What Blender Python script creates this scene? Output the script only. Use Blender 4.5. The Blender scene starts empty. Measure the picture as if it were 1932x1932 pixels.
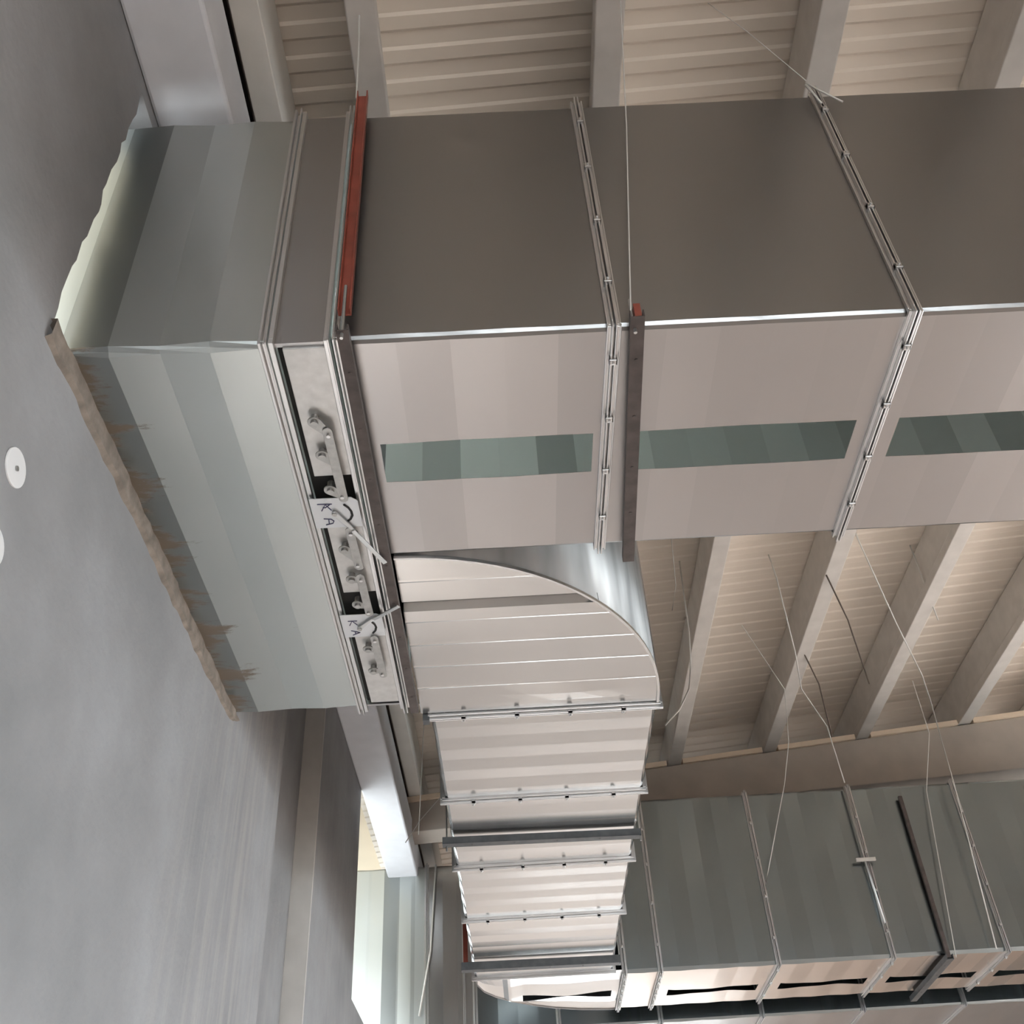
import bpy, math, random
from mathutils import Vector, Matrix
random.seed(7)
S = bpy.context.scene
C = S.collection

# ---------------------------------------------------------------- camera
cam_d = bpy.data.cameras.new('camera')
cam = bpy.data.objects.new('camera', cam_d)
C.objects.link(cam)
cam_d.sensor_width = 36.0
cam_d.lens = 36.0 * 1966.3 / 1932.0
cam_d.clip_end = 300
R = [(0.99854093, 0.02287862, -0.04891402), (-0.05218311, 0.64182112, -0.76507684), (0.01389015, 0.76651302, 0.64207854)]
m = Matrix(((R[0][0], -R[1][0], -R[2][0], 0), (R[0][1], -R[1][1], -R[2][1], 0), (R[0][2], -R[1][2], -R[2][2], 0), (0, 0, 0, 1)))
cam.matrix_world = m
S.camera = cam

# ---------------------------------------------------------------- colour management, sky, daylight openings
S.view_settings.view_transform = 'Standard'
S.view_settings.look = 'None'
S.view_settings.gamma = 1.0
S.view_settings.use_curve_mapping = False
S.view_settings.exposure = 1.42
S.cycles.max_bounces = 12
S.cycles.diffuse_bounces = 6
S.cycles.glossy_bounces = 6
S.cycles.caustics_reflective = False
S.cycles.sample_clamp_indirect = 8.0
SKY = 7.0
w = bpy.data.worlds.new('sky'); S.world = w; w.use_nodes = True
bg = w.node_tree.nodes['Background']
bg.inputs['Color'].default_value = (0.86, 0.94, 1.0, 1)
bg.inputs['Strength'].default_value = SKY

FLOOR = -1.6
# openings: (wall, a0, a1, z0, z1)
OPEN = dict(back=[(0.0, 8.0, FLOOR, 2.8)], front=[(-1.0, 10.0, FLOOR, 3.2)], right=[(3.5, 15.0, FLOOR, 2.9)], left=[(5.0, 7.0, FLOOR, .35), (9.4, 10.8, FLOOR, .35)])  # right and left openings are unseen, added to brighten floor and undersides
ADDED_SKYL = [(-16.0, -7.5, [(.95, 1.95), (3.52, 4.46)]), (18.0, 28.0, [(-.48, .62), (2.24, 3.22)])]       # unseen roof lights added between purlins to brighten the floor: y0, y1, x ranges
YB, YF, XR, XW = 44.0, -16.0, 14.0, -1.66

def portal(name, loc, rot, sx, sy):
    l = bpy.data.lights.new(name, 'AREA'); l.shape = 'RECTANGLE'; l.size = sx; l.size_y = sy
    l.cycles.is_portal = True
    o = bpy.data.objects.new(name, l); o.location = loc; o.rotation_euler = rot; C.objects.link(o)
for a0, a1, z0, z1 in OPEN['back']: portal('daylight_portal', ((a0+a1)/2, YB+0.2, (z0+z1)/2), (math.pi/2, 0, math.pi), a1-a0, z1-z0)
for a0, a1, z0, z1 in OPEN['front']: portal('daylight_portal', ((a0+a1)/2, YF-0.2, (z0+z1)/2), (math.pi/2, 0, 0), a1-a0, z1-z0)
for a0, a1, z0, z1 in OPEN['left']: portal('daylight_portal', (XW-.4, (a0+a1)/2, (z0+z1)/2), (math.pi/2, 0, -math.pi/2), a1-a0, z1-z0)
for y0, y1, xs in ADDED_SKYL:
    for a0, a1 in xs: portal('daylight_portal', ((a0+a1)/2, (y0+y1)/2, 6.75+.09*a1), (0, 0, 0), a1-a0, y1-y0)
for a0, a1, z0, z1 in OPEN['right']: portal('daylight_portal', (XR+0.2, (a0+a1)/2, (z0+z1)/2), (math.pi/2, 0, math.pi/2), a1-a0, z1-z0)

# ---------------------------------------------------------------- mesh helpers
class MB:
    def __init__(s): s.v = []; s.f = []; s.low = []
    def quadbox(s, P):
        n = len(s.v); s.v += [tuple(p) for p in P]
        s.f += [(n, n+3, n+2, n+1), (n+4, n+5, n+6, n+7), (n, n+1, n+5, n+4), (n+1, n+2, n+6, n+5), (n+2, n+3, n+7, n+6), (n+3, n, n+4, n+7)]
        return s
    def box(s, x0, x1, y0, y1, z0, z1):
        return s.quadbox([(x0,y0,z0),(x1,y0,z0),(x1,y1,z0),(x0,y1,z0),(x0,y0,z1),(x1,y0,z1),(x1,y1,z1),(x0,y1,z1)])
    def bar(s, a, b, wd, ht, up=(0,0,1)):
        a = Vector(a); b = Vector(b); d = (b-a).normalized(); u = Vector(up)
        r = d.cross(u).normalized()*wd/2; u = r.cross(d).normalized()*ht/2
        return s.quadbox([a-r-u, a+r-u, b+r-u, b-r-u, a-r+u, a+r+u, b+r+u, b-r+u])
    def tube(s, pts, r, n=6):
        pts = [Vector(p) for p in pts]; base = len(s.v)
        for i, p in enumerate(pts):
            d = (pts[min(i+1, len(pts)-1)] - pts[max(i-1, 0)]).normalized()
            u = Vector((0,0,1)) if abs(d.z) < .9 else Vector((1,0,0))
            a = d.cross(u).normalized(); b = d.cross(a).normalized()
            for k in range(n):
                t = 2*math.pi*k/n; s.v.append(tuple(p + a*r*math.cos(t) + b*r*math.sin(t)))
        for i in range(len(pts)-1):
            for k in range(n):
                q = base+i*n; s.f.append((q+k, q+(k+1)%n, q+n+(k+1)%n, q+n+k))
        s.f.append(tuple(base+k for k in range(n))); s.f.append(tuple(base+(len(pts)-1)*n+k for k in reversed(range(n))))
        return s
    def disc(s, c, r, h, axis='z', n=24):
        c = Vector(c); base = len(s.v)
        A = {'x': (Vector((0,1,0)), Vector((0,0,1)), Vector((1,0,0))), 'y': (Vector((0,0,1)), Vector((1,0,0)), Vector((0,1,0))), 'z': (Vector((1,0,0)), Vector((0,1,0)), Vector((0,0,1)))}[axis]
        for sgn in (-1, 1):
            for k in range(n):
                t = 2*math.pi*k/n; s.v.append(tuple(c + A[0]*r*math.cos(t) + A[1]*r*math.sin(t) + A[2]*h/2*sgn))
        for k in range(n): s.f.append((base+k, base+(k+1)%n, base+n+(k+1)%n, base+n+k))
        s.f.append(tuple(base+k for k in reversed(range(n)))); s.f.append(tuple(base+n+k for k in range(n)))
        return s
    def prism(s, pts, axis, h0, h1):
        """polygon pts in the plane across axis, extruded h0..h1"""
        n = len(pts); base = len(s.v)
        for h in (h0, h1):
            for a, b in pts: s.v.append({'x': (h, a, b), 'y': (a, h, b), 'z': (a, b, h)}[axis])
        for k in range(n): s.f.append((base+k, base+(k+1)%n, base+n+(k+1)%n, base+n+k))
        s.f.append(tuple(base+k for k in reversed(range(n)))); s.f.append(tuple(base+n+k for k in range(n)))
        return s
    def build(s, name, mat, parent=None, bevel=0, smooth=False, solid=0, fix=True, inner=None, under=None):
        me = bpy.data.meshes.new(name); me.from_pydata(s.v, [], s.f); me.update()
        if fix:
            import bmesh
            bm = bmesh.new(); bm.from_mesh(me); bmesh.ops.recalc_face_normals(bm, faces=bm.faces); bm.to_mesh(me); bm.free()
        me.materials.append(mat)
        o = bpy.data.objects.new(name, me); C.objects.link(o)
        if parent: o.parent = parent
        if smooth:
            for p in me.polygons: p.use_smooth = True
        if solid:
            md = o.modifiers.new('sheet', 'SOLIDIFY'); md.thickness = solid; md.offset = -1
            if inner: me.materials.append(inner); md.material_offset = 1; md.material_offset_rim = 0
        if under:                              # paler tone for the underside: reflected floor light is put into the colour
            if not inner: me.materials.append(mat)
            me.materials.append(under); me.materials.append(inner or under)
            for k in s.low: me.polygons[k].material_index = 2
        if bevel:
            md = o.modifiers.new('edge', 'BEVEL'); md.width = bevel; md.segments = 2; md.limit_method = 'ANGLE'
        return o

def thing(name, label, cat, loc=(0,0,0), group=None):
    o = bpy.data.objects.new(name, None); o.location = loc; o.empty_display_size = .1; C.objects.link(o)
    bpy.context.view_layer.update()
    o['label'] = label; o['category'] = cat
    if group: o['group'] = group
    return o
def tag(o, label, cat, group=None):
    o['label'] = label; o['category'] = cat
    if group: o['group'] = group
    return o
def struct(o): o['kind'] = 'structure'; return o

# ---------------------------------------------------------------- materials
def newmat(name):
    mt = bpy.data.materials.new(name); mt.use_nodes = True
    nt = mt.node_tree; return mt, nt, nt.nodes['Principled BSDF']
def N(nt, t, **kw):
    n = nt.nodes.new(t)
    for k, v in kw.items():
        if k.startswith('_'): setattr(n, k[1:], v)
        else: n.inputs[k.replace('__', ' ')].default_value = v
    return n
def ramp(nt, src, stops):
    r = nt.nodes.new('ShaderNodeValToRGB'); nt.links.new(src, r.inputs[0])
    e = r.color_ramp.elements
    while len(e) < len(stops): e.new(0.5)
    for i, (p, c) in enumerate(stops):
        e[i].position = p; e[i].color = tuple(c)+(1,) if len(c) == 3 else c
    return r
def simple(name, col, rough=.6, metal=0., noise=0, bump=0, scale=8):
    mt, nt, b = newmat(name)
    b.inputs['Base Color'].default_value = (*col, 1); b.inputs['Roughness'].default_value = rough; b.inputs['Metallic'].default_value = metal
    if noise or bump:
        tc = N(nt, 'ShaderNodeTexCoord'); nz = N(nt, 'ShaderNodeTexNoise', Scale=scale, Detail=6.0); nt.links.new(tc.outputs['Object'], nz.inputs['Vector'])
        if noise:
            lo = [c*(1-noise) for c in col]; hi = [min(1, c*(1+noise)) for c in col]
            r = ramp(nt, nz.outputs['Fac'], [(.3, lo), (.7, hi)]); nt.links.new(r.outputs[0], b.inputs['Base Color'])
        if bump:
            bp = N(nt, 'ShaderNodeBump', Strength=1.0, Distance=bump); nt.links.new(nz.outputs['Fac'], bp.inputs['Height']); nt.links.new(bp.outputs[0], b.inputs['Normal'])
    return mt

def galv(name, lo=(.375,.375,.378), hi=(.425,.42,.418), rough=(.29,.37), can=.010, stretch=(1,1,1), grime=None, bands=None):
    mt, nt, b = newmat(name)
    L = nt.links.new
    b.inputs['Metallic'].default_value = 1.0
    tc = N(nt, 'ShaderNodeTexCoord')
    mp = N(nt, 'ShaderNodeMapping'); mp.inputs['Scale'].default_value = stretch; L(tc.outputs['Object'], mp.inputs['Vector'])
    n1 = N(nt, 'ShaderNodeTexNoise', Scale=1.1, Detail=2.0, Roughness=.5); L(mp.outputs[0], n1.inputs['Vector'])
    mx = N(nt, 'ShaderNodeMix', _data_type='FLOAT'); mx.inputs[0].default_value = .10
    L(n1.outputs['Fac'], mx.inputs[2]); L(n1.outputs['Fac'], mx.inputs[3])
    cm = N(nt, 'ShaderNodeMix', _data_type='RGBA'); L(n1.outputs['Fac'], cm.inputs[0]); cm.inputs[6].default_value = (*lo, 1); cm.inputs[7].default_value = (*hi, 1)
    col = cm.outputs[2]
    if bands:                                  # tone steps per pressed panel, painted for their uneven reflections
        ax, x0, stp, lo_, hi_ = bands
        sp_ = N(nt, 'ShaderNodeSeparateXYZ'); L(tc.outputs['Object'], sp_.inputs[0])
        ma = N(nt, 'ShaderNodeMath', _operation='SUBTRACT'); L(sp_.outputs[ax], ma.inputs[0]); ma.inputs[1].default_value = x0
        mb_ = N(nt, 'ShaderNodeMath', _operation='DIVIDE'); L(ma.outputs[0], mb_.inputs[0]); mb_.inputs[1].default_value = stp
        mc = N(nt, 'ShaderNodeMath', _operation='FLOOR'); L(mb_.outputs[0], mc.inputs[0])
        wn = N(nt, 'ShaderNodeTexWhiteNoise', _noise_dimensions='1D'); L(mc.outputs[0], wn.inputs['W'])
        rg = N(nt, 'ShaderNodeMapRange'); L(wn.outputs['Value'], rg.inputs[0]); rg.inputs[3].default_value = lo_; rg.inputs[4].default_value = hi_
        vm = N(nt, 'ShaderNodeVectorMath', _operation='SCALE'); L(col, vm.inputs[0]); L(rg.outputs[0], vm.inputs['Scale']); col = vm.outputs[0]
    if grime: col = grime(nt, tc, col, b)
    L(col, b.inputs['Base Color'])
    rr = N(nt, 'ShaderNodeMapRange'); L(mx.outputs[0], rr.inputs[0]); rr.inputs[1].default_value = .1; rr.inputs[2].default_value = .9; rr.inputs[3].default_value = rough[1]; rr.inputs[4].default_value = rough[0]
    if not grime: L(rr.outputs[0], b.inputs['Roughness'])
    else: b.inputs['Roughness'].default_value = sum(rough)/2
    n3 = N(nt, 'ShaderNodeTexNoise', Scale=1.3, Detail=0.0); L(mp.outputs[0], n3.inputs['Vector'])
    bp = N(nt, 'ShaderNodeBump', Strength=1.0, Distance=can); L(n3.outputs['Fac'], bp.inputs['Height']); L(bp.outputs[0], b.inputs['Normal'])
    return mt

def mortar_grime(nt, tc, col, b):
    """brown splashes of mortar and rust on the sheet next to the wall, running away from it"""
    L = nt.links.new
    sp = N(nt, 'ShaderNodeSeparateXYZ'); L(tc.outputs['Object'], sp.inputs[0])
    mp = N(nt, 'ShaderNodeMapping'); mp.inputs['Scale'].default_value = (1.3, 5.0, 5.0); L(tc.outputs['Object'], mp.inputs['Vector'])
    n = N(nt, 'ShaderNodeTexNoise', Scale=1.0, Detail=8.0, Roughness=.75); L(mp.outputs[0], n.inputs['Vector'])
    d = N(nt, 'ShaderNodeMapRange'); L(sp.outputs['X'], d.inputs[0]); d.inputs[1].default_value = -1.66; d.inputs[2].default_value = -1.33; d.inputs[3].default_value = .17; d.inputs[4].default_value = -.12
    far = N(nt, 'ShaderNodeMapRange'); L(sp.outputs['Y'], far.inputs[0]); far.inputs[1].default_value = 2.7; far.inputs[2].default_value = 5.6; far.inputs[3].default_value = -.02; far.inputs[4].default_value = .04
    a = N(nt, 'ShaderNodeMath', _operation='ADD'); L(n.outputs['Fac'], a.inputs[0]); L(d.outputs[0], a.inputs[1])
    a2 = N(nt, 'ShaderNodeMath', _operation='ADD'); L(a.outputs[0], a2.inputs[0]); L(far.outputs[0], a2.inputs[1])
    zz = N(nt, 'ShaderNodeMath', _operation='LESS_THAN'); L(sp.outputs['Z'], zz.inputs[0]); zz.inputs[1].default_value = 3.23
    k = N(nt, 'ShaderNodeMapRange'); L(a2.outputs[0], k.inputs[0]); k.inputs[1].default_value = .60; k.inputs[2].default_value = .66
    m_ = N(nt, 'ShaderNodeMath', _operation='MULTIPLY'); L(k.outputs[0], m_.inputs[0]); L(zz.outputs[0], m_.inputs[1])
    mx = N(nt, 'ShaderNodeMix', _data_type='RGBA'); L(m_.outputs[0], mx.inputs[0]); L(col, mx.inputs[6]); mx.inputs[7].default_value = (.17, .14, .11, 1)
    inv = N(nt, 'ShaderNodeMath', _operation='SUBTRACT'); inv.inputs[0].default_value = 1.0; L(m_.outputs[0], inv.inputs[1]); L(inv.outputs[0], b.inputs['Metallic'])
    return mx.outputs[2]

M = {}
M['galv'] = galv('galvanised_sheet')
M['galv_rear_shade'] = galv('galvanised_sheet_rear_shade', (.25,.29,.305), (.33,.37,.385), (.20,.26), .014)  # dark bluish rear sides: the tone they reflect is painted into the zinc
M['galv_rear_lit'] = galv('galvanised_sheet_rear_lit', (.66,.60,.55), (.74,.67,.61), (.20,.26), .014)  # bright warm rear undersides: reflected floor light painted in
M['galv_side_shade'] = galv('galvanised_sheet_side_shade', (.265,.267,.268), (.31,.308,.305), (.29,.37), .009)  # darker copy of the sheet for duct sides; their shade is in the colour
M['galv_under_lit'] = galv('galvanised_sheet_under_lit', (.405,.395,.395), (.45,.44,.435), (.29,.36), .010, bands=(0, -.588, .217, .92, 1.06))  # paler copy for undersides; floor reflection and its bands painted in
M['galv_inner'] = galv('galvanised_sheet_inner', (.76,.82,.795), (.84,.88,.865), (.42,.5), .004, bands=(0, -.595, .206, .66, 1.22))  # pale inside face; light in the duct and reflection bands painted in
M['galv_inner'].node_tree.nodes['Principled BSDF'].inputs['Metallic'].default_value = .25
M['galv_bright'] = galv('galvanised_sheet_new', (.52,.52,.52), (.60,.60,.59), (.19,.25), .010)
M['galv_dull'] = galv('galvanised_sheet_dull', (.42,.44,.45), (.54,.55,.56), (.34,.5), .006, (1,1,.25))
M['galv_wall'] = galv('galvanised_sheet_streaked', (.08,.085,.09), (.46,.47,.475), (.42,.58), .004, (6,6,1.0))
M['galv_stub'] = galv('galvanised_sheet_by_wall', (.45,.49,.48), (.54,.565,.56), (.29,.42), .008, (1,1,1), mortar_grime, bands=(0, -2.5, .1994, .62, 1.28))
M['flange'] = galv('flange_steel', (.58,.58,.58), (.74,.74,.74), (.29,.36), .002)
M['plate'] = simple('zinc_plate', (.60,.60,.59), .42, .75, .08, 0, 20)
M['linkage'] = simple('linkage_steel', (.40,.40,.39), .4, .9, .12, 0, 30)
M['tagplate'] = simple('tag_plate_aluminium', (.66,.69,.72), .45, .55)
M['ink'] = simple('blue_marker_ink', (.05,.05,.12), .6)
M['dark'] = simple('dark_gap', (.02,.02,.02), .8)
M['channel'] = simple('primed_channel_steel', (.085,.070,.066), .55, .3, .25, 0, 14)
M['channel_grey'] = simple('dark_channel_steel', (.09,.095,.10), .5, .4, .2, 0, 14)
M['red'] = simple('red_oxide_primer', (.26,.06,.04), .32, .1, .2, 0, 9)
M['rod'] = simple('rod_zinc', (.55,.56,.56), .35, .9)
M['wire'] = simple('wire_zinc', (.62,.61,.58), .5, .2)
M['wiredark'] = simple('cable_brown', (.10,.075,.06), .7)
M['white'] = simple('white_plastic', (.80,.81,.82), .5)
M['ochre'] = simple('mortar', (.24,.205,.175), .9, 0, .3, .012, 14)
M['floor'] = simple('floor_screed', (.80,.665,.58), .6, 0, .1, 0, .6)
M['plain_wall'] = simple('hall_wall_concrete', (.25,.23,.21), .85, 0, .08, 0, 1.5)
M['purlin'] = simple('purlin_concrete', (.60,.565,.53), .8, 0, .06, .001, 6)
M['beam'] = simple('edge_beam_paint', (.83,.86,.92), .6, 0, .04, .001, 4)
M['edge'] = simple('edge_purlin_paint', (.80,.78,.74), .6, 0, .04, .001, 4)
M['rafter'] = simple('rafter_concrete', (.46,.41,.365), .8, 0, .08, .001, 3)
M['ground'] = simple('yard_pavement', (.36,.35,.33), .9, 0, .1, 0, 1)

# roof sheet
mt, nt, b = newmat('roof_sheet')
b.inputs['Roughness'].default_value = .55
tc = N(nt, 'ShaderNodeTexCoord'); nz = N(nt, 'ShaderNodeTexNoise', Scale=.5, Detail=3.0); nt.links.new(tc.outputs['Object'], nz.inputs['Vector'])
r = ramp(nt, nz.outputs['Fac'], [(.3, (.70,.63,.55)), (.7, (.76,.69,.61))]); nt.links.new(r.outputs[0], b.inputs['Base Color'])
M['roof'] = mt

# wall concrete: mottled grey with pale vertical runs of laitance
mt, nt, b = newmat('wall_concrete'); L = nt.links.new
b.inputs['Roughness'].default_value = .75
tc = N(nt, 'ShaderNodeTexCoord')
n1 = N(nt, 'ShaderNodeTexNoise', Scale=1.1, Detail=8.0, Roughness=.6); L(tc.outputs['Object'], n1.inputs['Vector'])
r1 = ramp(nt, n1.outputs['Fac'], [(.3, (.245,.25,.258)), (.5, (.30,.303,.31)), (.72, (.36,.37,.385))])
mp = N(nt, 'ShaderNodeMapping'); mp.inputs['Scale'].default_value = (1, 7, .35); L(tc.outputs['Object'], mp.inputs['Vector'])
n2 = N(nt, 'ShaderNodeTexNoise', Scale=1.6, Detail=6.0, Roughness=.7); L(mp.outputs[0], n2.inputs['Vector'])
sp = N(nt, 'ShaderNodeSeparateXYZ'); L(tc.outputs['Object'], sp.inputs[0])
ya = N(nt, 'ShaderNodeMapRange', _interpolation_type='SMOOTHSTEP'); L(sp.outputs['Y'], ya.inputs[0]); ya.inputs[1].default_value = 4.5; ya.inputs[2].default_value = 5.4
k = N(nt, 'ShaderNodeMapRange'); L(n2.outputs['Fac'], k.inputs[0]); k.inputs[1].default_value = .46; k.inputs[2].default_value = .66; k.inputs[4].default_value = .5
yb_ = N(nt, 'ShaderNodeMapRange', _interpolation_type='SMOOTHSTEP'); L(sp.outputs['Y'], yb_.inputs[0]); yb_.inputs[1].default_value = 6.2; yb_.inputs[2].default_value = 7.4; yb_.inputs[3].default_value = 1.0; yb_.inputs[4].default_value = .3
k0 = N(nt, 'ShaderNodeMath', _operation='MULTIPLY'); L(k.outputs[0], k0.inputs[0]); L(yb_.outputs[0], k0.inputs[1]); k = k0
kk = N(nt, 'ShaderNodeMath', _operation='MULTIPLY'); L(k.outputs[0], kk.inputs[0]); L(ya.outputs[0], kk.inputs[1])
mx = N(nt, 'ShaderNodeMix', _data_type='RGBA'); L(kk.outputs[0], mx.inputs[0]); L(r1.outputs[0], mx.inputs[6]); mx.inputs[7].default_value = (.44,.42,.405,1)
L(mx.outputs[2], b.inputs['Base Color'])
n3 = N(nt, 'ShaderNodeTexNoise', Scale=30.0, Detail=5.0); L(tc.outputs['Object'], n3.inputs['Vector'])
bp = N(nt, 'ShaderNodeBump', Strength=.6, Distance=.004); L(n3.outputs['Fac'], bp.inputs['Height']); L(bp.outputs[0], b.inputs['Normal'])
M['wall'] = mt

# ---------------------------------------------------------------- the setting
def roof_z(x): return 6.45 + .09*x
def purl_z(x): return 5.86 + .09*x

fl = MB().box(-1.9, XR+.4, YF-.4, YB+.4, FLOOR-.3, FLOOR).build('floor', M['floor']); struct(fl)
gr = MB().box(-60, 90, -80, 100, FLOOR-.9, FLOOR-.32).build('ground', M['ground']); struct(gr)
nb = MB().box(-5.4, -5.0, -2.5, 23, 3.3, 6.42).box(-5.4, -1.95, -2.5, 23, 6.42, 6.6).build('yard_light_screen', simple('yard_light_screen_cream', (.62,.54,.42), .9, 0, .05, 0, 1)); struct(nb)  # unseen panels added outside to cut sky light and bounce cream

# left wall with the two duct openings and the vertical recess between its panels
HY0, HY1, HZ1 = 2.60, 5.62, 5.02       # near opening
TOPW = 6.3
wl = MB()
XO = XW-.26
LB = .35                                            # top of the left-wall openings, unseen and added to light the floor
cur = YF
for a0, a1, _, _ in OPEN['left']: wl.box(XO, XW, cur, a0, FLOOR, LB); cur = a1
wl.box(XO, XW, cur, YB, FLOOR, LB)
wl.box(XO, XW, YF, HY0-.12, LB, 3.17)
wl.box(XW-.09, XW, YF, HY0-.12, 3.17, TOPW)
wl.box(XO, XW-.09, YF, HY0-.45, 3.17, TOPW)
wl.box(XO, XW, HY0-.12, HY1, LB, 3.17)
jag = [(HY0-.12, 3.17)]
z = 3.17
edge = []
while z < HZ1:
    t = (z-3.17)/(HZ1-3.17)
    edge.append((2.545 + .065*t + random.uniform(-.018, .018), z)); z += random.uniform(.05, .13)
edge.append((2.59, HZ1))
wl.prism(jag + edge + [(HY0-.12, HZ1)], 'x', XW-.09, XW)
wl.box(XO, XW, HY0-.12, HY1, HZ1, TOPW)
wl.box(XO, XW, HY1, 6.95, LB, TOPW)
wl.box(XO, XW-.17, 6.95, 8.40, LB, TOPW)
wl.box(XO, XW, 8.40, 10.74, LB, TOPW)
wl.box(XO, XW, 10.74, 15.6, LB, 2.95)
wl.box(XO, XW, 15.6, YB, LB, TOPW)
wall_left = struct(wl.build('wall_left', M['wall']))
MB().box(XW-.17, XW+.004, 8.375, 8.405, LB, TOPW).build('lit_reveal_strip', simple('lit_reveal_tone', (.62,.60,.57), .8, 0, .06, .001, 5), wall_left)  # pale facing; front light on the recess reveal is put into its colour

def hall_wall(name, fixed, t, axis, lo, hi, holes, top):
    mb = MB(); cur = lo
    def B(a0, a1, z0, z1):
        if a1 <= a0 or z1 <= z0: return
        if axis == 'x': mb.box(a0, a1, min(fixed, fixed+t), max(fixed, fixed+t), z0, z1)
        else: mb.box(min(fixed, fixed+t), max(fixed, fixed+t), a0, a1, z0, z1)
    for a0, a1, z0, z1 in sorted(holes):
        B(cur, a0, FLOOR, top); B(a0, a1, z1, top); cur = a1
    B(cur, hi, FLOOR, top)
    return struct(mb.build(name, M['plain_wall']))
hall_wall('wall_back', YB, .3, 'x', XO, XR+.3, OPEN['back'], 9.2)
hall_wall('wall_front', YF, -.3, 'x', XO, XR+.3, OPEN['front'], 9.2)
hall_wall('wall_right', XR, .3, 'y', YF, YB, OPEN['right'], 9.2)

# ribbed roof sheet: trapezoidal ribs run up the slope
pitch = .21
ce = MB(); rc = MB()
bands = []; cur = YF-.5
for y0, y1, xs in ADDED_SKYL: bands += [(cur, y0, []), (y0, y1, xs)]; cur = y1
bands.append((cur, YB+.5, []))
for y0, y1, gaps in bands:
    if y1-y0 < .01: continue
    xs = [-2.1] + [v for q in gaps for v in q] + [XR+.5]
    y = y0; prof = []
    while y < y1-.01:
        prof += [(yy, dz) for yy, dz in ((y, .012), (y+.095, .012), (y+.115, 0), (y+.190, 0)) if yy <= y1]; y += pitch
    prof.append((y1, .016)); n = len(prof)
    for xa, xb in zip(xs[::2], xs[1::2]):
        b0 = len(ce.v)
        for x in (xa, xb):
            for yy, dz in prof: ce.v.append((x, yy, roof_z(x)+dz))
        for i in range(n-1): ce.f.append((b0+i, b0+i+1, b0+n+i+1, b0+n+i))
        rc.quadbox([(xa,y0,roof_z(xa)+.04),(xb,y0,roof_z(xb)+.04),(xb,y1,roof_z(xb)+.04),(xa,y1,roof_z(xa)+.04),(xa,y0,roof_z(xa)+.2),(xb,y0,roof_z(xb)+.2),(xb,y1,roof_z(xb)+.2),(xa,y1,roof_z(xa)+.2)])
ceil = struct(ce.build('ceiling', M['roof'], fix=False, solid=-.01))
rc.build('roof_deck', M['roof'], ceil)

# purlins (precast, wider foot), rafters and edge beam
def purlin(x0, y0, y1, wd=.17, name='purlin'):
    zb = purl_z(x0); zt = roof_z(x0)
    pts = [(x0, zb), (x0+wd, zb+.01), (x0+wd, zb+.10), (x0+wd*.72, zb+.16), (x0+wd*.72, zt+.02), (x0+wd*.28, zt-.02), (x0+wd*.28, zb+.16), (x0, zb+.10)]
    return MB().prism(pts, 'y', y0, y1).build(name, M['purlin'], ceil, bevel=.008)
px = -.70
PX = [-.69, .70, 2.03, 3.29, 4.53, 5.92, 7.3, 8.7, 10.1, 11.5, 12.9]
for i, x0 in enumerate(PX): purlin(x0, YF, YB)
MB().prism([(-1.31, 5.80), (-1.15, 5.80), (-1.15, 6.3), (-1.19, 6.3), (-1.19, 5.88), (-1.27, 5.88), (-1.27, 6.3), (-1.31, 6.3)], 'y', YF, YB).build('edge_purlin', M['edge'], ceil, bevel=.006)
eb = MB().box(XW, -1.27, YF, YB, 5.10, 5.52).build('edge_beam', M['beam'], ceil, bevel=.02)
# ledge of the wall over the beam
MB().box(XW, -1.42, YF, YB, 5.52, 6.25).build('wall_plate', M['plain_wall'], ceil)
def rafter(yr):
    xa, xb = XW, XR
    return MB().quadbox([(xa, yr, 5.36+.03*xa), (xb, yr, 5.28+.03*xb+.4), (xb, yr+.4, 5.28+.03*xb+.4), (xa, yr+.4, 5.36+.03*xa),
                  (xa, yr, purl_z(xa)-.02), (xb, yr, purl_z(xb)-.02), (xb, yr+.4, purl_z(xb)-.02), (xa, yr+.4, purl_z(xa)-.02)]).build('rafter', M['rafter'], ceil, bevel=.01)
cap = simple('rafter_gap_light', (.80,.66,.52), .7)  # pale tone of the lit gap above the rafter, painted on strips
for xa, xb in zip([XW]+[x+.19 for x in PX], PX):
    MB().quadbox([(xa, 12.42, purl_z(xa)-.02), (xb-.02, 12.42, purl_z(xb)-.02), (xb-.02, 12.6, purl_z(xb)-.02), (xa, 12.6, purl_z(xa)-.02), (xa, 12.42, purl_z(xa)+.045), (xb-.02, 12.42, purl_z(xb)+.045), (xb-.02, 12.6, purl_z(xb)+.045), (xa, 12.6, purl_z(xa)+.045)]).build('lit_gap_strip', cap, ceil)
for yr in (12.45, 24.0, .2-6.5): rafter(yr)

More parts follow.
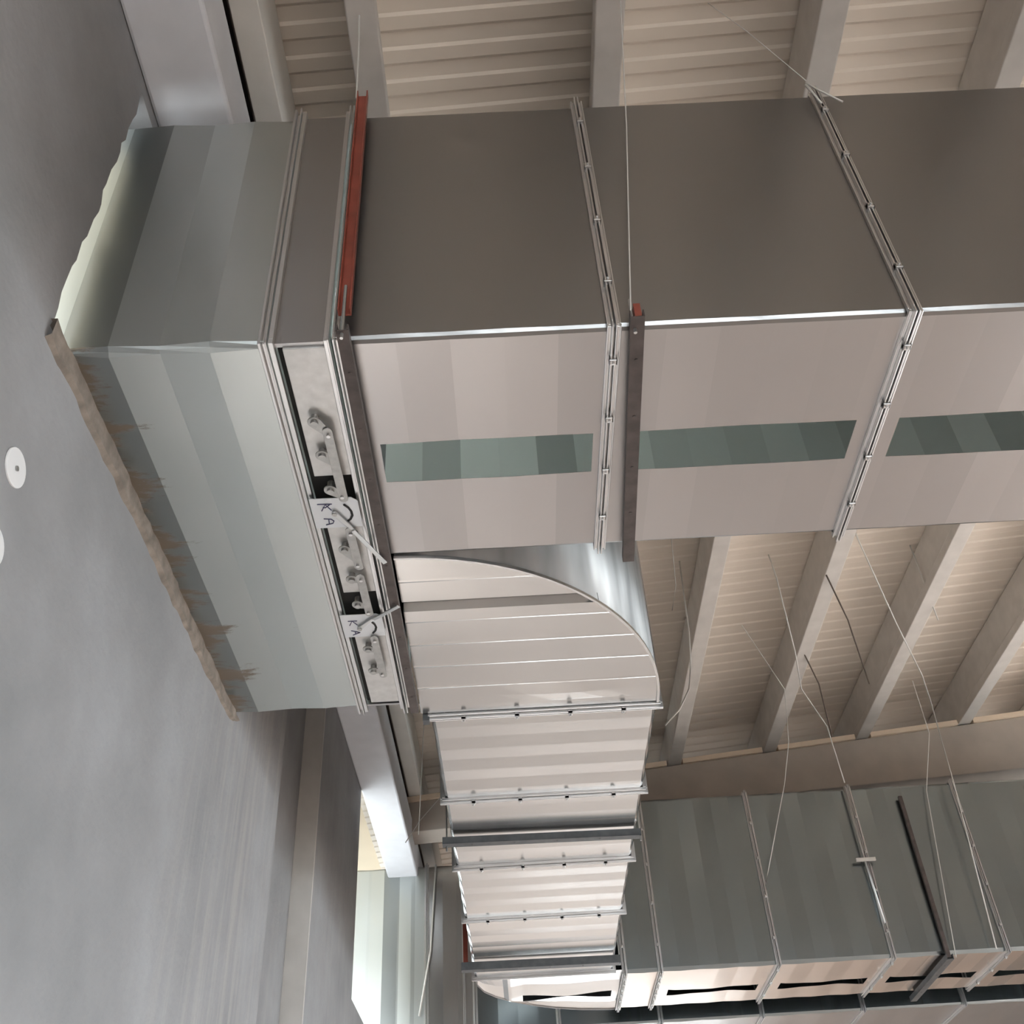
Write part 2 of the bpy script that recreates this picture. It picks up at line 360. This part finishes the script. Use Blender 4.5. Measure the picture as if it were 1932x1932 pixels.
# ---------------------------------------------------------------- duct building
def amap(axis):
    return (lambda s, a, z: (s, a, z)) if axis == 'x' else (lambda s, a, z: (a, s, z))
def sheet(axis, s0, s1, a0, a1, z0, z1, step=.19, amp=.004, slots=(), r=.022, mode='facet', phase=0, ridges=()):
    """rectangular sheet-metal tube with rounded corners, cross-broken in facets, with slots cut in its bottom"""
    f = amap(axis); mb = MB()
    base = []
    k = max(2, round((s1-s0)/step))
    for i in range(k+1):
        s = s0+(s1-s0)*i/k
        off = amp*((i+phase) % 2) if 0 < i < k else 0
        base.append((s, off))
    for q in ridges: base += [(q-.012, 0), (q, .006), (q+.012, 0)]
    extra = []
    def off_at(s):
        for (p, o), (p2, o2) in zip(bb, bb[1:]):
            if p <= s <= p2: return o+(o2-o)*(s-p)/max(1e-6, p2-p)
        return 0
    bb = sorted(base)
    for sl in slots:
        for j in range(9): q = sl[0]+(sl[1]-sl[0])*j/8; extra.append((q, off_at(q)))
    st = sorted(bb+extra)
    st2 = [st[0]]
    for q in st[1:]:
        if q[0]-st2[-1][0] > 1e-4: st2.append(q)
    st = st2
    cr = r*.3
    am = [.5*(a0+a1)-.12, .5*(a0+a1)+.12] if not slots else [slots[0][2], slots[0][3]]
    P = [(a0+r, z0, 0, -1), (am[0], z0, 0, -1), (am[1], z0, 0, -1), (a1-r, z0, 0, -1), (a1-cr, z0+cr, 0, 0), (a1, z0+r, 1, 0), (a1, z1-r, 1, 0), (a1-cr, z1-cr, 0, 0),
         (a1-r, z1, 0, 1), (a0+r, z1, 0, 1), (a0+cr, z1-cr, 0, 0), (a0, z1-r, -1, 0), (a0, z0+r, -1, 0), (a0+cr, z0+cr, 0, 0)]
    n = len(P)
    for s, o in st:
        for j, (a, z, na, nz) in enumerate(P):
            da = 0
            if slots and j in (1, 2):
                for sl in slots:
                    if sl[0]-1e-5 <= s <= sl[1]+1e-5:
                        t = (s-sl[0])/(sl[1]-sl[0]); bow = sl[4] if len(sl) > 4 else .006
                        da = (bow if j == 1 else -bow)*math.sin(math.pi*t) + (sl[5]*math.sin(2*math.pi*t) if len(sl) > 5 else 0)
            mb.v.append(f(s, a+na*o+da, z+nz*o))
    for i in range(len(st)-1):
        mid = .5*(st[i][0]+st[i+1][0])
        for j in range(n):
            if j == 1 and any(sl[0] < mid < sl[1] for sl in slots): continue
            if j in (0, 1, 2): mb.low.append(len(mb.f))
            q = i*n; mb.f.append((q+j, q+(j+1) % n, q+n+(j+1) % n, q+n+j))
    return mb
def ring(mb, axis, s0, s1, a0, a1, z0, z1, p, sides='bntf'):
    f = amap(axis)
    def B(A0, A1, Z0, Z1):
        c = [f(s0, A0, Z0), f(s1, A1, Z1)]
        mb.box(min(c[0][0], c[1][0]), max(c[0][0], c[1][0]), min(c[0][1], c[1][1]), max(c[0][1], c[1][1]), Z0, Z1)
    if 'b' in sides: B(a0-p, a1+p, z0-p, z0)
    if 't' in sides: B(a0-p, a1+p, z1, z1+p)
    if 'n' in sides: B(a0-p, a0, z0, z1)
    if 'f' in sides: B(a1, a1+p, z0, z1)
def flange(axis, s, a0, a1, z0, z1, parent, p=.034, wd=.052, mat=None, clamps=True, side_clamps=True, cl0=.15, clstep=.33):
    f = amap(axis); mb = MB(); g = .004
    # two rolled angle frames back to back: thin outer lip, thicker foot
    for sg in (-1, 1):
        e0, e1 = sorted((s+sg*g, s+sg*(g+.007)))
        ring(mb, axis, e0, e1, a0, a1, z0, z1, p)
        e0, e1 = sorted((s+sg*(g+.007), s+sg*wd/2))
        ring(mb, axis, e0, e1, a0, a1, z0, z1, p*.38)
        e0, e1 = sorted((s+sg*(wd/2-.004), s+sg*(wd/2+.003)))
        ring(mb, axis, e0, e1, a0, a1, z0, z1, p*.55)
    fo = mb.build('flange', mat or M['flange'], parent, bevel=.002)
    n = 0
    if clamps:
        cm = MB().box(-.017, .017, -.014, .014, -.010, .010)
        cm.box(-.017, -.010, -.014, .014, -.010, .026); cm.box(.010, .017, -.014, .014, -.010, .026)
        cm.disc((.0, .0, -.014), .006, .01, 'z', 8)
        proto = None
        a = a0+cl0
        while a < a1-.05:
            if proto is None:
                proto = cm.build('clamp', M['flange'], fo, bevel=.002); o = proto
            else:
                o = proto.copy(); C.objects.link(o)
            o.location = f(s, a, z0-p); o.rotation_euler = (0, 0, 0 if axis == 'x' else math.pi/2)
            a += clstep
        if side_clamps and proto:
            for z in (z0+.25, z0+.68, z0+1.1, z0+1.5):
                o = proto.copy(); C.objects.link(o)
                if axis == 'x': o.location = (s, a0-p, z); o.rotation_euler = (-math.pi/2, 0, 0)
                else: o.location = (a0-p, s, z); o.rotation_euler = (-math.pi/2, 0, math.pi/2)
    return fo

H, T1 = 3.20, 4.90

# --- near duct: stub at the wall
d1 = thing('air_duct', 'large galvanised rectangular air duct crossing the frame in front, with long air slots underneath', 'duct', (0, 3.4, H))
OFF = Matrix.Translation((0, -3.4, -H))
def reparent(o, t):
    o.parent = t; o.matrix_parent_inverse = Matrix.Translation(-Vector(t.location)); return o
class T:
    """builder for parts given in world coordinates under a thing that stands elsewhere"""
    def __init__(s, root): s.root = root
    def add(s, o): return reparent(o, s.root)
t1 = T(d1)
DY0, DY1, DF = 2.71, 4.11, 5.58
o = t1.add(sheet('x', -2.5, -.905, DY0, DF, H, T1, step=.21, amp=.011).build('stub_section', M['galv_stub'], solid=.002, inner=M['galv_inner']))
o['label'] = 'wide stub section entering the concrete wall, splashed with brown mortar'
# sections
ES = [-.588, .50, 1.70, 2.90, 4.10, 5.30, 6.50, 7.70]
slots = {0: (-.50, .44), 1: (.63, 1.61), 2: (1.80, 2.80)}
for i in range(7):
    s0, s1 = ES[i], ES[i+1]
    a, bq = slots.get(i, (s0+.1, s1-.1))
    t1.add(sheet('x', s0, s1, DY0, DY1, H, T1, step=.2 if i == 0 else .3, amp=.0025, slots=[(a, bq, 3.31, 3.56, -.004)]).build('duct_section', M['galv_side_shade'], solid=.002, inner=M['galv_inner'], under=M['galv_under_lit']))
for s in ES[1:]:
    fo = flange('x', s, DY0, DY1, H, T1, None); t1.add(fo)

# --- volume damper between stub and the first sections
dm = thing('volume_damper', 'galvanised damper frame in front duct with linkage bars, cranks and two handled plates underneath', 'damper', (-.75, 4.1, H))
td = T(dm)
hb = MB(); ring(hb, 'x', -.86, -.63, DY0+.02, DF-.02, H+.06, T1-.02, .012)
o = td.add(hb.build('housing', M['galv_dull']))
td.add(MB().box(-.86, -.63, DY0, DY0+.02, H, T1).build('side_panel', M['galv']))
td.add(MB().box(-.86, -.63, DF-.02, DF, H, T1).build('side_panel', M['galv']))
fl_a = MB()
for e0, e1, p in ((-.905, -.893, .034), (-.893, -.875, .014), (-.875, -.869, .040), (-.866, -.846, .026)): ring(fl_a, 'x', e0, e1, DY0, DF, H, T1, p)
td.add(fl_a.build('flange', M['flange'], bevel=.002))
fl_b = MB()
for e0, e1, p in ((-.650, -.632, .020), (-.632, -.624, .040), (-.612, -.604, .040), (-.604, -.590, .016)): ring(fl_b, 'x', e0, e1, DY0, DF, H, T1, p)
td.add(fl_b.build('flange', M['flange'], bevel=.002))
PZ = H-.012
for y0, y1 in ((2.73, 3.485), (3.80, 4.386), (4.74, 5.52)):
    td.add(MB().box(-.818, -.648, y0, y1, PZ, PZ+.05).build('cover_plate', M['plate'], bevel=.003))
td.add(MB().box(-.846, -.65, DY0+.02, DF-.02, H+.03, H+.05).build('recess_shade_sheet', M['dark']))  # black backing sheet; the shade inside the recess is painted in
ZL = H-.050
def capsule(a, b_, r0, r1, z0, z1):
    a = Vector(a); b_ = Vector(b_); d = (b_-a); ang = math.atan2(d.y, d.x); pts = []
    for k in range(9):
        t = ang+math.pi/2+math.pi*k/8; pts.append((a.x+r0*math.cos(t), a.y+r0*math.sin(t)))
    for k in range(9):
        t = ang-math.pi/2+math.pi*k/8; pts.append((b_.x+r1*math.cos(t), b_.y+r1*math.sin(t)))
    return MB().prism(pts, 'z', z0, z1)
for (y0, y1) in ((3.16, 3.60), (3.83, 4.12), (4.20, 4.53), (4.76, 5.15)):
    o = td.add(capsule((-.705, y0), (-.700, y1), .021, .021, ZL-.006, ZL).build('linkage_bar', M['linkage'], bevel=.001))
    for yy in (y0+.02, y1-.02):
        MB().disc((-.703, yy, ZL-.011), .009, .012, 'z', 8).build('bolt', M['flange'], o)
for (y, ye) in ((3.11, 3.18), (3.315, 3.37), (3.545, 3.59), (3.985, 4.07), (4.23, 4.235), (4.452, 4.47), (4.88, 4.89), (5.11, 5.11)):
    o = td.add(capsule((-.752, y), (-.705, ye), .030, .020, ZL+.002, ZL+.010).build('crank', M['linkage'], bevel=.001))
    MB().disc((-.752, y, ZL+.02), .017, .06, 'z', 12).build('shaft', M['linkage'], o)
def glyph(strokes, x0, y0, sx, sy, z, parent, r=.0028):
    mb = MB()
    for st in strokes: mb.tube([(x0+gy*sx, y0+gx*sy, z) for gx, gy in st], r, 5)
    return mb.build('lettering', M['ink'], parent)
K_ = [[(0, -.3), (.05, 1.2)], [(.95, 1.0), (.1, .5), (1.0, .0)], [(.1, 1.0), (.55, .45), (.5, 0.2)]]
K2 = [[(0, 0), (0, 1.1)], [(.8, 1.0), (0, .5), (.85, .1)]]
A_ = [[(0, 0), (.12, .75), (.4, 1.0), (.75, .85), (.95, .1)], [(.05, .5), (.85, .45)]]
A2 = [[(0, 0), (.45, 1.0), (.9, .1)], [(.2, .45), (.7, .45)]]
def tagplate(y0, y1, arc, hub, tip, glyphs, label):
    z = H-.044
    o = td.add(MB().prism([(-.862, y0), (-.668, y0), (-.640, y0+.025), (-.640, y1), (-.862, y1)], 'z', z, z+.004).build('tag_plate', M['tagplate'], bevel=.001))
    o['label'] = label
    for st, gx, gy in glyphs: glyph(st, gx, gy, .045, .048, z-.001, o)
    mb = MB(); mb.tube([(x, y, z-.001) for x, y in arc], .006, 6)
    g = mb.build('curved_slot', M['dark'], o); g['label'] = 'dark curved slot for the handle'
    h = capsule(hub, (hub[0]+(tip[0]-hub[0])*.42, hub[1]+(tip[1]-hub[1])*.42), .014, .008, z-.016, z-.008)
    h2 = MB(); h2.v = h.v; h2.f = h.f
    hx = Vector((*hub, 0)); tx = Vector((*tip, 0))
    h2.bar(tuple(hx+(tx-hx)*.35+Vector((0,0,z-.018))), tuple(tx+Vector((0,0,z-.05))), .022, .008)
    td.add(h2.build('handle', M['rod'], bevel=.002))
    td.add(MB().disc((*hub, z-.012), .012, .02, 'z', 10).build('pivot', M['linkage']))
arc1 = [(-.719+.012, 3.648), (-.690, 3.672), (-.680, 3.70), (-.679, 3.73), (-.690, 3.755), (-.704, 3.768)]
tagplate(3.603, 3.815, arc1, (-.756, 3.698), (-.560, 4.046), [(K_, -.815, 3.640), (A_, -.815, 3.745)], 'plate lettered K and A in pen, handle pointing away from the wall')
arc2 = [(-.702, 4.612), (-.688, 4.64), (-.683, 4.669), (-.690, 4.70), (-.706, 4.722)]
tagplate(4.545, 4.755, arc2, (-.768, 4.656), (-.535, 4.415), [(K2, -.825, 4.60), (A2, -.820, 4.69)], 'plate with faint K and A, handle pointing back towards the front')

# --- branch: elbow turning away and the cross duct behind it
d2 = thing('branch_duct', 'galvanised branch duct with curved elbow, running from the front duct away to the rear duct', 'duct', (.22, 8, H))
t2 = T(d2)
CX, CY, RX, RY = -.53, 5.70, 1.455, 1.58
def arcpts(n=22):
    return [(CX+RX*math.sin(t), CY-RY*math.cos(t)) for t in [math.pi/2*i/n for i in range(n+1)]]
ar = arcpts()
# bottom plate: strips between the straight left edge and the arc, with pressed beads running across
def arcx(y):
    if y <= CY-RY: return CX
    return CX+RX*math.sqrt(max(0, 1-((CY-y)/RY)**2))
eb_ = MB(); ys = []
beads = [4.33, 4.60, 4.70, 4.93, 5.16, 5.40]
y = CY-RY+.002
yy = CY-RY
base_y = [CY-RY+.004, CY-RY+.03, 4.2, 4.26]+[v for q in beads for v in ((q-.012, q, q+.012) if q != 4.60 else (q-.09, q, q+.006))]+[4.45, 4.5, 4.80, 5.05, 5.28, 5.52, 5.62, CY]
rows = sorted(set(base_y))
NXS = 9
for y in rows:
    zo = 0
    for q in beads:
        if abs(y-q) < 1e-6: zo = -.0027 if q != 4.60 else .055
    xr = arcx(y)
    for k in range(NXS+1):
        x = CX+(xr-CX)*k/NXS
        dent = -.016*math.exp(-((x-.35-(y-5.5)*-1.2)/.30)**2-((y-5.52)/.09)**2)
        eb_.v.append((x, y, H+zo+dent))
for i in range(len(rows)-1):
    for k in range(NXS):
        q = i*(NXS+1)+k; eb_.f.append((q, q+1, q+NXS+2, q+NXS+1))
o = t2.add(eb_.build('elbow_bottom', M['galv_bright'], fix=False, solid=.003))
ew = MB()
arr = ar+[(CX+RX, CY+.01)]
for (x, y) in arr: ew.v += [(x, y, H-.012), (x, y, T1)]
for i in range(len(arr)-1): ew.f.append((2*i, 2*i+2, 2*i+3, 2*i+1))
o = t2.add(ew.build('elbow_wall', M['galv_wall'], smooth=True, solid=.004, fix=False)); o['label'] = 'curved outer wall with dull streaked zinc'
MB_ = MB(); MB_.prism([(CX, CY)]+[p for p in ar], 'z', T1, T1+.004)
t2.add(MB_.build('elbow_top', M['galv']))
iw = MB().box(-.535, -.53, 5.585, CY, H, T1); t2.add(iw.build('elbow_throat', M['galv_dull']))
# folded seam standing along the arc
sm = MB()
for i in range(len(ar)-1):
    a, b_ = ar[i], ar[i+1]; sm.bar((a[0], a[1], H-.008), (b_[0], b_[1], H-.008), .014, .018)
t2.add(sm.build('seam', M['flange']))
BX0, BX1 = -.475, .925
JY = [5.74, 6.95, 8.20, 9.42, 11.15]
for i in range(4):
    n_ = round((JY[i+1]-JY[i])/.155)
    t2.add(sheet('y', JY[i], JY[i+1], BX0, BX1, H, T1, step=.155, amp=.0055, phase=i).build('duct_section', M['galv_bright']))
for s in JY[:-1]:
    fo = flange('y', s, BX0, BX1, H, T1, None, p=.036, wd=.055, cl0=.2, clstep=.33, side_clamps=False); t2.add(fo)
fo = flange('y', JY[-1], BX0, BX1, H, T1, None, clamps=False); t2.add(fo)
MB().box(BX0-.05, BX0-.01, 5.71, 5.77, H-.045, H+.12).build('corner_bolt_block', M['channel_grey'], fo).parent = d2
bpy.context.scene.objects['corner_bolt_block'].matrix_parent_inverse = Matrix.Translation(-Vector(d2.location))
# inner joining elbow: small throat flange piece
# --- second elbow and the rear duct
d3 = thing('air_duct', 'second galvanised air duct further back, fed by curved elbow, with narrow pinched slots underneath', 'duct', (3, 12, H))
t3 = T(d3)
outer = [(-.475, 11.18), (-.46, 11.42), (-.40, 11.66), (-.28, 11.88), (-.13, 12.06), (.10, 12.26), (.35, 12.42), (.65, 12.54), (.95, 12.60), (1.03, 12.60)]
T2 = 5.06
# bottom of elbow with slot: strips in x
xs_ = [-.46, -.43, -.40, -.34, -.28, -.2, -.15, -.135, -.12, 0.0, .12, .24, .36, .48, .60, .72, .84, .955, 1.03]
def outy(x):
    for (x0, y0), (x1, y1) in zip(outer, outer[1:]):
        if x0 <= x <= x1: return y0+(y1-y0)*(x-x0)/(x1-x0)
    return 12.60
e2 = MB()
def slot2(x):
    t = (x-0.0)/.955
    if t < 0 or t > 1: return (11.93, 12.03)
    c = 12.0; h_ = .004+.11*abs(math.cos(math.pi*t))**1.6
    return (c-h_, c+h_)
cols = []
for x in xs_:
    s_a, s_b = slot2(x); yo = outy(x)
    s_a = min(s_a, yo-.02); s_b = min(s_b, yo-.01)
    zz = -.012 if abs(x+.135) < .02 else 0
    col = [11.18, 11.18+(s_a-11.18)*.5, s_a, s_b, s_b+(yo-s_b)*.5, yo]
    cols.append([(x, y_, H+zz+(.012 if j in (1, 4) else 0)) for j, y_ in enumerate(col)])
for c_ in cols: e2.v += c_
for i in range(len(cols)-1):
    for j in range(5):
        if j == 2 and 0.0 <= .5*(xs_[i]+xs_[i+1]) <= .955: continue
        q = i*6+j; e2.f.append((q, q+6, q+7, q+1))
t3.add(e2.build('elbow_bottom', M['galv_bright'], fix=False, solid=-.003))
ew = MB()
for (x, y) in outer: ew.v += [(x, y, H-.01), (x, y, T2)]
for i in range(len(outer)-1): ew.f.append((2*i, 2*i+2, 2*i+3, 2*i+1))
t3.add(ew.build('elbow_wall', M['galv'], smooth=True, solid=.004, fix=False))
t3.add(MB().prism([(1.03, 11.18)]+outer[::-1], 'z', T2, T2+.005).build('elbow_top', M['galv']))
RY0, RY1 = 11.28, 12.60
ES3 = [1.06, 1.43, 2.65, 3.84, 5.03, 6.22, 7.41]
for i in range(6):
    s0, s1 = ES3[i], ES3[i+1]
    sl = [] if i == 0 else [(s0+.14, s1-.10, 11.97, 12.19, .045, .02)]
    t3.add(sheet('x', s0, s1, RY0, RY1, H, T2, step=.2, amp=.006, slots=sl, r=.03).build('duct_section', M['galv_rear_shade'], under=M['galv_rear_lit']))
for s in ES3[:-1]:
    t3.add(flange('x', s, RY0, RY1, H, T2, None, p=.036, wd=.05, cl0=.1, clstep=.2 if s < 1.6 else .45))

# --- rearmost duct at the far wall opening
d4 = thing('air_duct', 'rearmost galvanised air duct entering through the tall wall opening, pale striped side near the wall', 'duct', (2, 14, H))
t4 = T(d4)
QY0, QY1, TQ = 13.3, 15.0, 5.22
t4.add(sheet('x', -2.9, -1.18, QY0, QY1, H, TQ, step=.17, amp=.007).build('stub_section', M['galv_stub']))
t4.add(sheet('x', -1.13, -.60, QY0, QY1, H, TQ, step=.2, amp=.006).build('duct_section', M['galv_bright']))
t4.add(flange('x', -1.155, QY0, QY1, H, TQ, None, clamps=False))
t4.add(flange('x', -.57, QY0, QY1, H, TQ, None, clamps=False))
t4.add(flange('x', -.70, QY0, QY1, H, TQ, None, clamps=False, p=.02, wd=.02))
q = -.54
for L_ in (.95, 1.2, 1.2, 1.2, 1.2, 1.2, 1.2):
    t4.add(sheet('x', q, q+L_, QY0, QY1, H, TQ, step=.22, amp=.006).build('duct_section', M['galv_rear_shade'], under=M['galv'])); q += L_
    t4.add(flange('x', q, QY0, QY1, H, TQ, None, clamps=False))

# ---------------------------------------------------------------- supports
def channel_between(a, b_, wd, ht, mat, name, parent=None, lip=.010):
    """U channel lying open side up between two points"""
    a = Vector(a); b_ = Vector(b_); d = (b_-a).normalized(); rgt = d.cross(Vector((0,0,1))).normalized()
    mb = MB()
    mb.bar(a, b_, wd, .006)
    for sg in (-1, 1):
        mb.bar(a+rgt*sg*(wd/2-.003)+Vector((0,0,ht/2)), b_+rgt*sg*(wd/2-.003)+Vector((0,0,ht/2)), .006, ht)
    n_ = int((b_-a).length/.32)
    for k in range(1, n_+1):
        p = a+d*(.32*k-.1); mb.disc((p.x, p.y, p.z-.004), .007, .004, 'z', 8)
    return mb.build(name, mat, parent)
h1 = thing('trapeze_hanger', 'dark brown steel channel hanging across under the front duct beside its first flange', 'hanger', (.6, 3.4, 3.12))
o = reparent(channel_between((.578, 2.60, 3.125), (.640, 4.16, 3.125), .056, .038, M['channel'], 'channel'), h1)
reparent(MB().tube([(.570, 2.66, 3.10), (.570, 2.66, 3.30)], .007, 8).build('bolt', M['rod']), h1)
reparent(MB().box(.575, .602, 2.63, 2.66, 3.16, 3.24).build('bracket', M['red']), h1)
reparent(MB().tube([(.556, 2.62, 3.157), (.70, 2.61, 4.5), (.835, 2.60, 5.94)], .0035, 5).build('hanging_wire', M['wire']), h1)

h2 = thing('damper_support', 'red primed upright and dark channel strapped round the damper flange of the front duct', 'hanger', (-.56, 4.1, 3.12))
reparent(channel_between((-.560, 2.60, 3.130), (-.560, 5.57, 3.130), .048, .036, M['channel'], 'channel'), h2)
ub = MB(); ub.box(-.588, -.535, 2.640, 2.646, 3.27, 4.97); ub.box(-.588, -.582, 2.610, 2.646, 3.27, 4.97); ub.box(-.541, -.535, 2.610, 2.646, 3.27, 4.97)
o = reparent(ub.build('upright', M['red'], bevel=.002), h2); o['label'] = 'red oxide upright channel'
reparent(MB().tube([(-.562, 2.615, 3.10), (-.562, 2.615, 3.42)], .007, 8).build('bolt', M['rod']), h2)
reparent(MB().tube([(-.589, 2.615, 4.90), (-.60, 2.615, 5.4), (-.621, 2.62, 5.94)], .005, 5).build('hanging_rod', M['wire']), h2)
h3 = thing('trapeze_hanger', 'black steel channel under the branch duct between its second and third flanges', 'hanger', (.2, 7.56, 3.1))
reparent(channel_between((-.54, 7.56, 3.12), (.95, 7.60, 3.12), .07, .05, M['channel_grey'], 'channel'), h3)
for x in (-.51, .945):
    reparent(MB().tube([(x, 7.58, 3.08), (x, 7.58, 5.95 + .05*x)], .007, 6).build('threaded_rod', M['rod']), h3)
h4 = thing('trapeze_hanger', 'dark grey steel channel under the branch duct just before the rear elbow', 'hanger', (.2, 10.6, 3.1))
reparent(channel_between((-.58, 10.58, 3.10), (.97, 10.62, 3.10), .09, .07, M['channel_grey'], 'channel'), h4)
reparent(MB().box(-.56, -.515, 10.56, 10.60, 3.14, 5.3).build('upright', M['red']), h4)
reparent(MB().tube([(.96, 10.6, 3.08), (.96, 10.6, 5.95)], .007, 6).build('threaded_rod', M['rod']), h4)
h5 = thing('trapeze_hanger', 'dark channel slanting under the rear duct between its slots at lower right', 'hanger', (4.42, 12, 3.1))
reparent(channel_between((4.38, 11.18, 3.12), (4.42, 12.72, 3.12), .07, .05, M['channel_grey'], 'channel'), h5)
reparent(MB().box(4.36, 4.40, 11.20, 11.235, 3.14, 4.9).build('upright', M['channel']), h5)
reparent(MB().tube([(4.823,10.9,6.19), (4.90,11.1,5.6), (4.70,11.21,4.95), (4.45,11.21,3.14)], .005, 5).build('hanging_wire', M['wire']), h5)

def wire(pts, r, label, mat='wire', name='hanging_wire', cat='wire', group=None):
    r *= .8
    o = MB().tube(pts, r, 6).build(name, M[mat], smooth=True); tag(o, label, cat, group); return o
wire([(3.62,8.36,6.77),(3.699,8.500,6.493),(4.197,9.400,6.030),(4.80,10.55,6.06),(5.046,11.10,6.037),(4.983,11.10,4.954),(4.884,11.20,3.20)], .009, 'long pale suspension wire running from the roof down to the rear duct at right')
wire([(2.88,8.93,6.70),(2.923,9.0,6.438),(3.173,9.800,6.002),(3.393,10.600,5.992),(3.670,10.900,5.660),(3.782,11.150,5.07)], .009, 'bright kinked suspension wire ending on the rear duct top, left of the longest one')
wire([(4.50,9.1,6.85),(4.551,9.2,6.478),(4.749,9.60,6.184)], .009, 'short straight pale wire end under the roof, nearest the right edge')
wire([(2.608,9.600,6.253),(3.199,10.600,6.004),(3.189,10.900,5.487),(3.029,10.900,4.977),(2.705,11.100,4.115),(2.615,11.200,3.872)], .006, 'thin loose string dangling in front of the dark rear duct side', 'wire', 'string', 'string')
wire([(1.90,8.85,6.63),(1.87,8.9,5.75),(1.851,9.000,5.455),(1.807,9.100,5.213),(1.70,9.2,5.05),(1.548,9.300,4.938)], .011, 'short bent pale wire hooked beside the branch elbow')
wire([(1.62,7.45,6.60),(1.558,7.600,5.408),(1.505,7.700,5.211)], .005, 'very short thin wire under the roof just right of the elbow')
wire([(3.302,8.600,6.15),(3.617,9.200,5.987),(4.107,10.400,5.899)], .010, 'dark brown cable draped between roof purlins, the upper one', 'wiredark', 'cable', 'cable')
wire([(3.312,10.000,6.20),(3.610,10.600,6.049),(3.732,11.000,5.574)], .010, 'dark brown cable draped from purlin, the lower one', 'wiredark', 'cable', 'cable')
vw = wire([(-.95,10.9,6.375),(-0.987,10.900,6.015),(-1.037,10.900,4.634)], .006, 'thin vertical wire between the edge beam and the branch duct')
MB().tube([(-0.805,10.900,5.048),(-1.02,10.9,4.80),(-1.180,10.900,4.553)], .005, 6).build('slanting_wire', M['wire'], vw)  # oblique wire of its own, grouped under the vertical one
wire([(-1.034,13.25,5.22),(-1.101,13.25,4.154),(-1.237,13.25,3.406)], .016, 'pale rod leaning against the side of the rearmost duct', 'wire', 'rod', 'rod')
wire([(1.44,2.9,6.38),(1.550,2.800,5.786),(1.689,2.700,5.025)], .003, 'slanted thin wire to the front duct top edge at upper right')
wire([(1.652,2.660,4.914),(1.687,2.660,4.730)], .008, 'short twisted wire tail on the front duct top edge', 'wire', 'wire_tail')
wire([(1.652,2.655,4.924),(1.70,2.66,4.86),(1.793,2.660,4.735)], .007, 'longer twisted wire tail on the front duct top edge', 'wire', 'wire_tail')
hr = wire([(3.786,11.22,5.06),(3.796,11.22,4.207),(3.825,11.22,3.526)], .016, 'bright galvanised rod down the rear duct side, with a small crosswise bracket', 'rod', 'hanger_rod', 'rod')
MB().box(3.696, 3.907, 11.185, 11.21, 4.18, 4.215).build('bracket', M['wire'], hr)

# ---------------------------------------------------------------- wall fittings
def wall_disc(y, z, label):
    t = thing('wall_cap', label, 'cap', (XW, y, z), 'white caps on the concrete wall')
    reparent(MB().disc((XW+.004, y, z), .072, .008, 'x', 32).build('plate', M['white'], bevel=.002), t)
    reparent(MB().disc((XW+.010, y, z-.004), .010, .006, 'x', 10).build('screw', M['linkage']), t)
wall_disc(2.625, 2.515, 'round white cap with small screw on the concrete wall, fully in view')
wall_disc(2.648, 2.19, 'white wall cap cut off by the left image edge, below the other')

# rough mortar bead along the lower edge of the wall opening
mo = MB(); npt = 46
for i in range(npt+1):
    t = i/npt; y = 2.53+(5.66-2.53)*t
    th = .115*(1-.15*t)+random.uniform(-.014, .014)
    if t > .95: th *= (1-t)/.05*.9+.1
    ou = .022+random.uniform(-.006, .006)
    mo.v += [(XW-.02, y, 3.20), (XW+ou, y, 3.198), (XW+ou*.9, y, 3.198-th*.75), (XW-.02, y, 3.198-th)]
for i in range(npt):
    for j in range(3):
        q = i*4+j; mo.f.append((q, q+1, q+5, q+4))
tag(mo.build('mortar_bead', M['ochre']), 'rough brown mortar strip where the front duct meets the concrete wall', 'mortar')
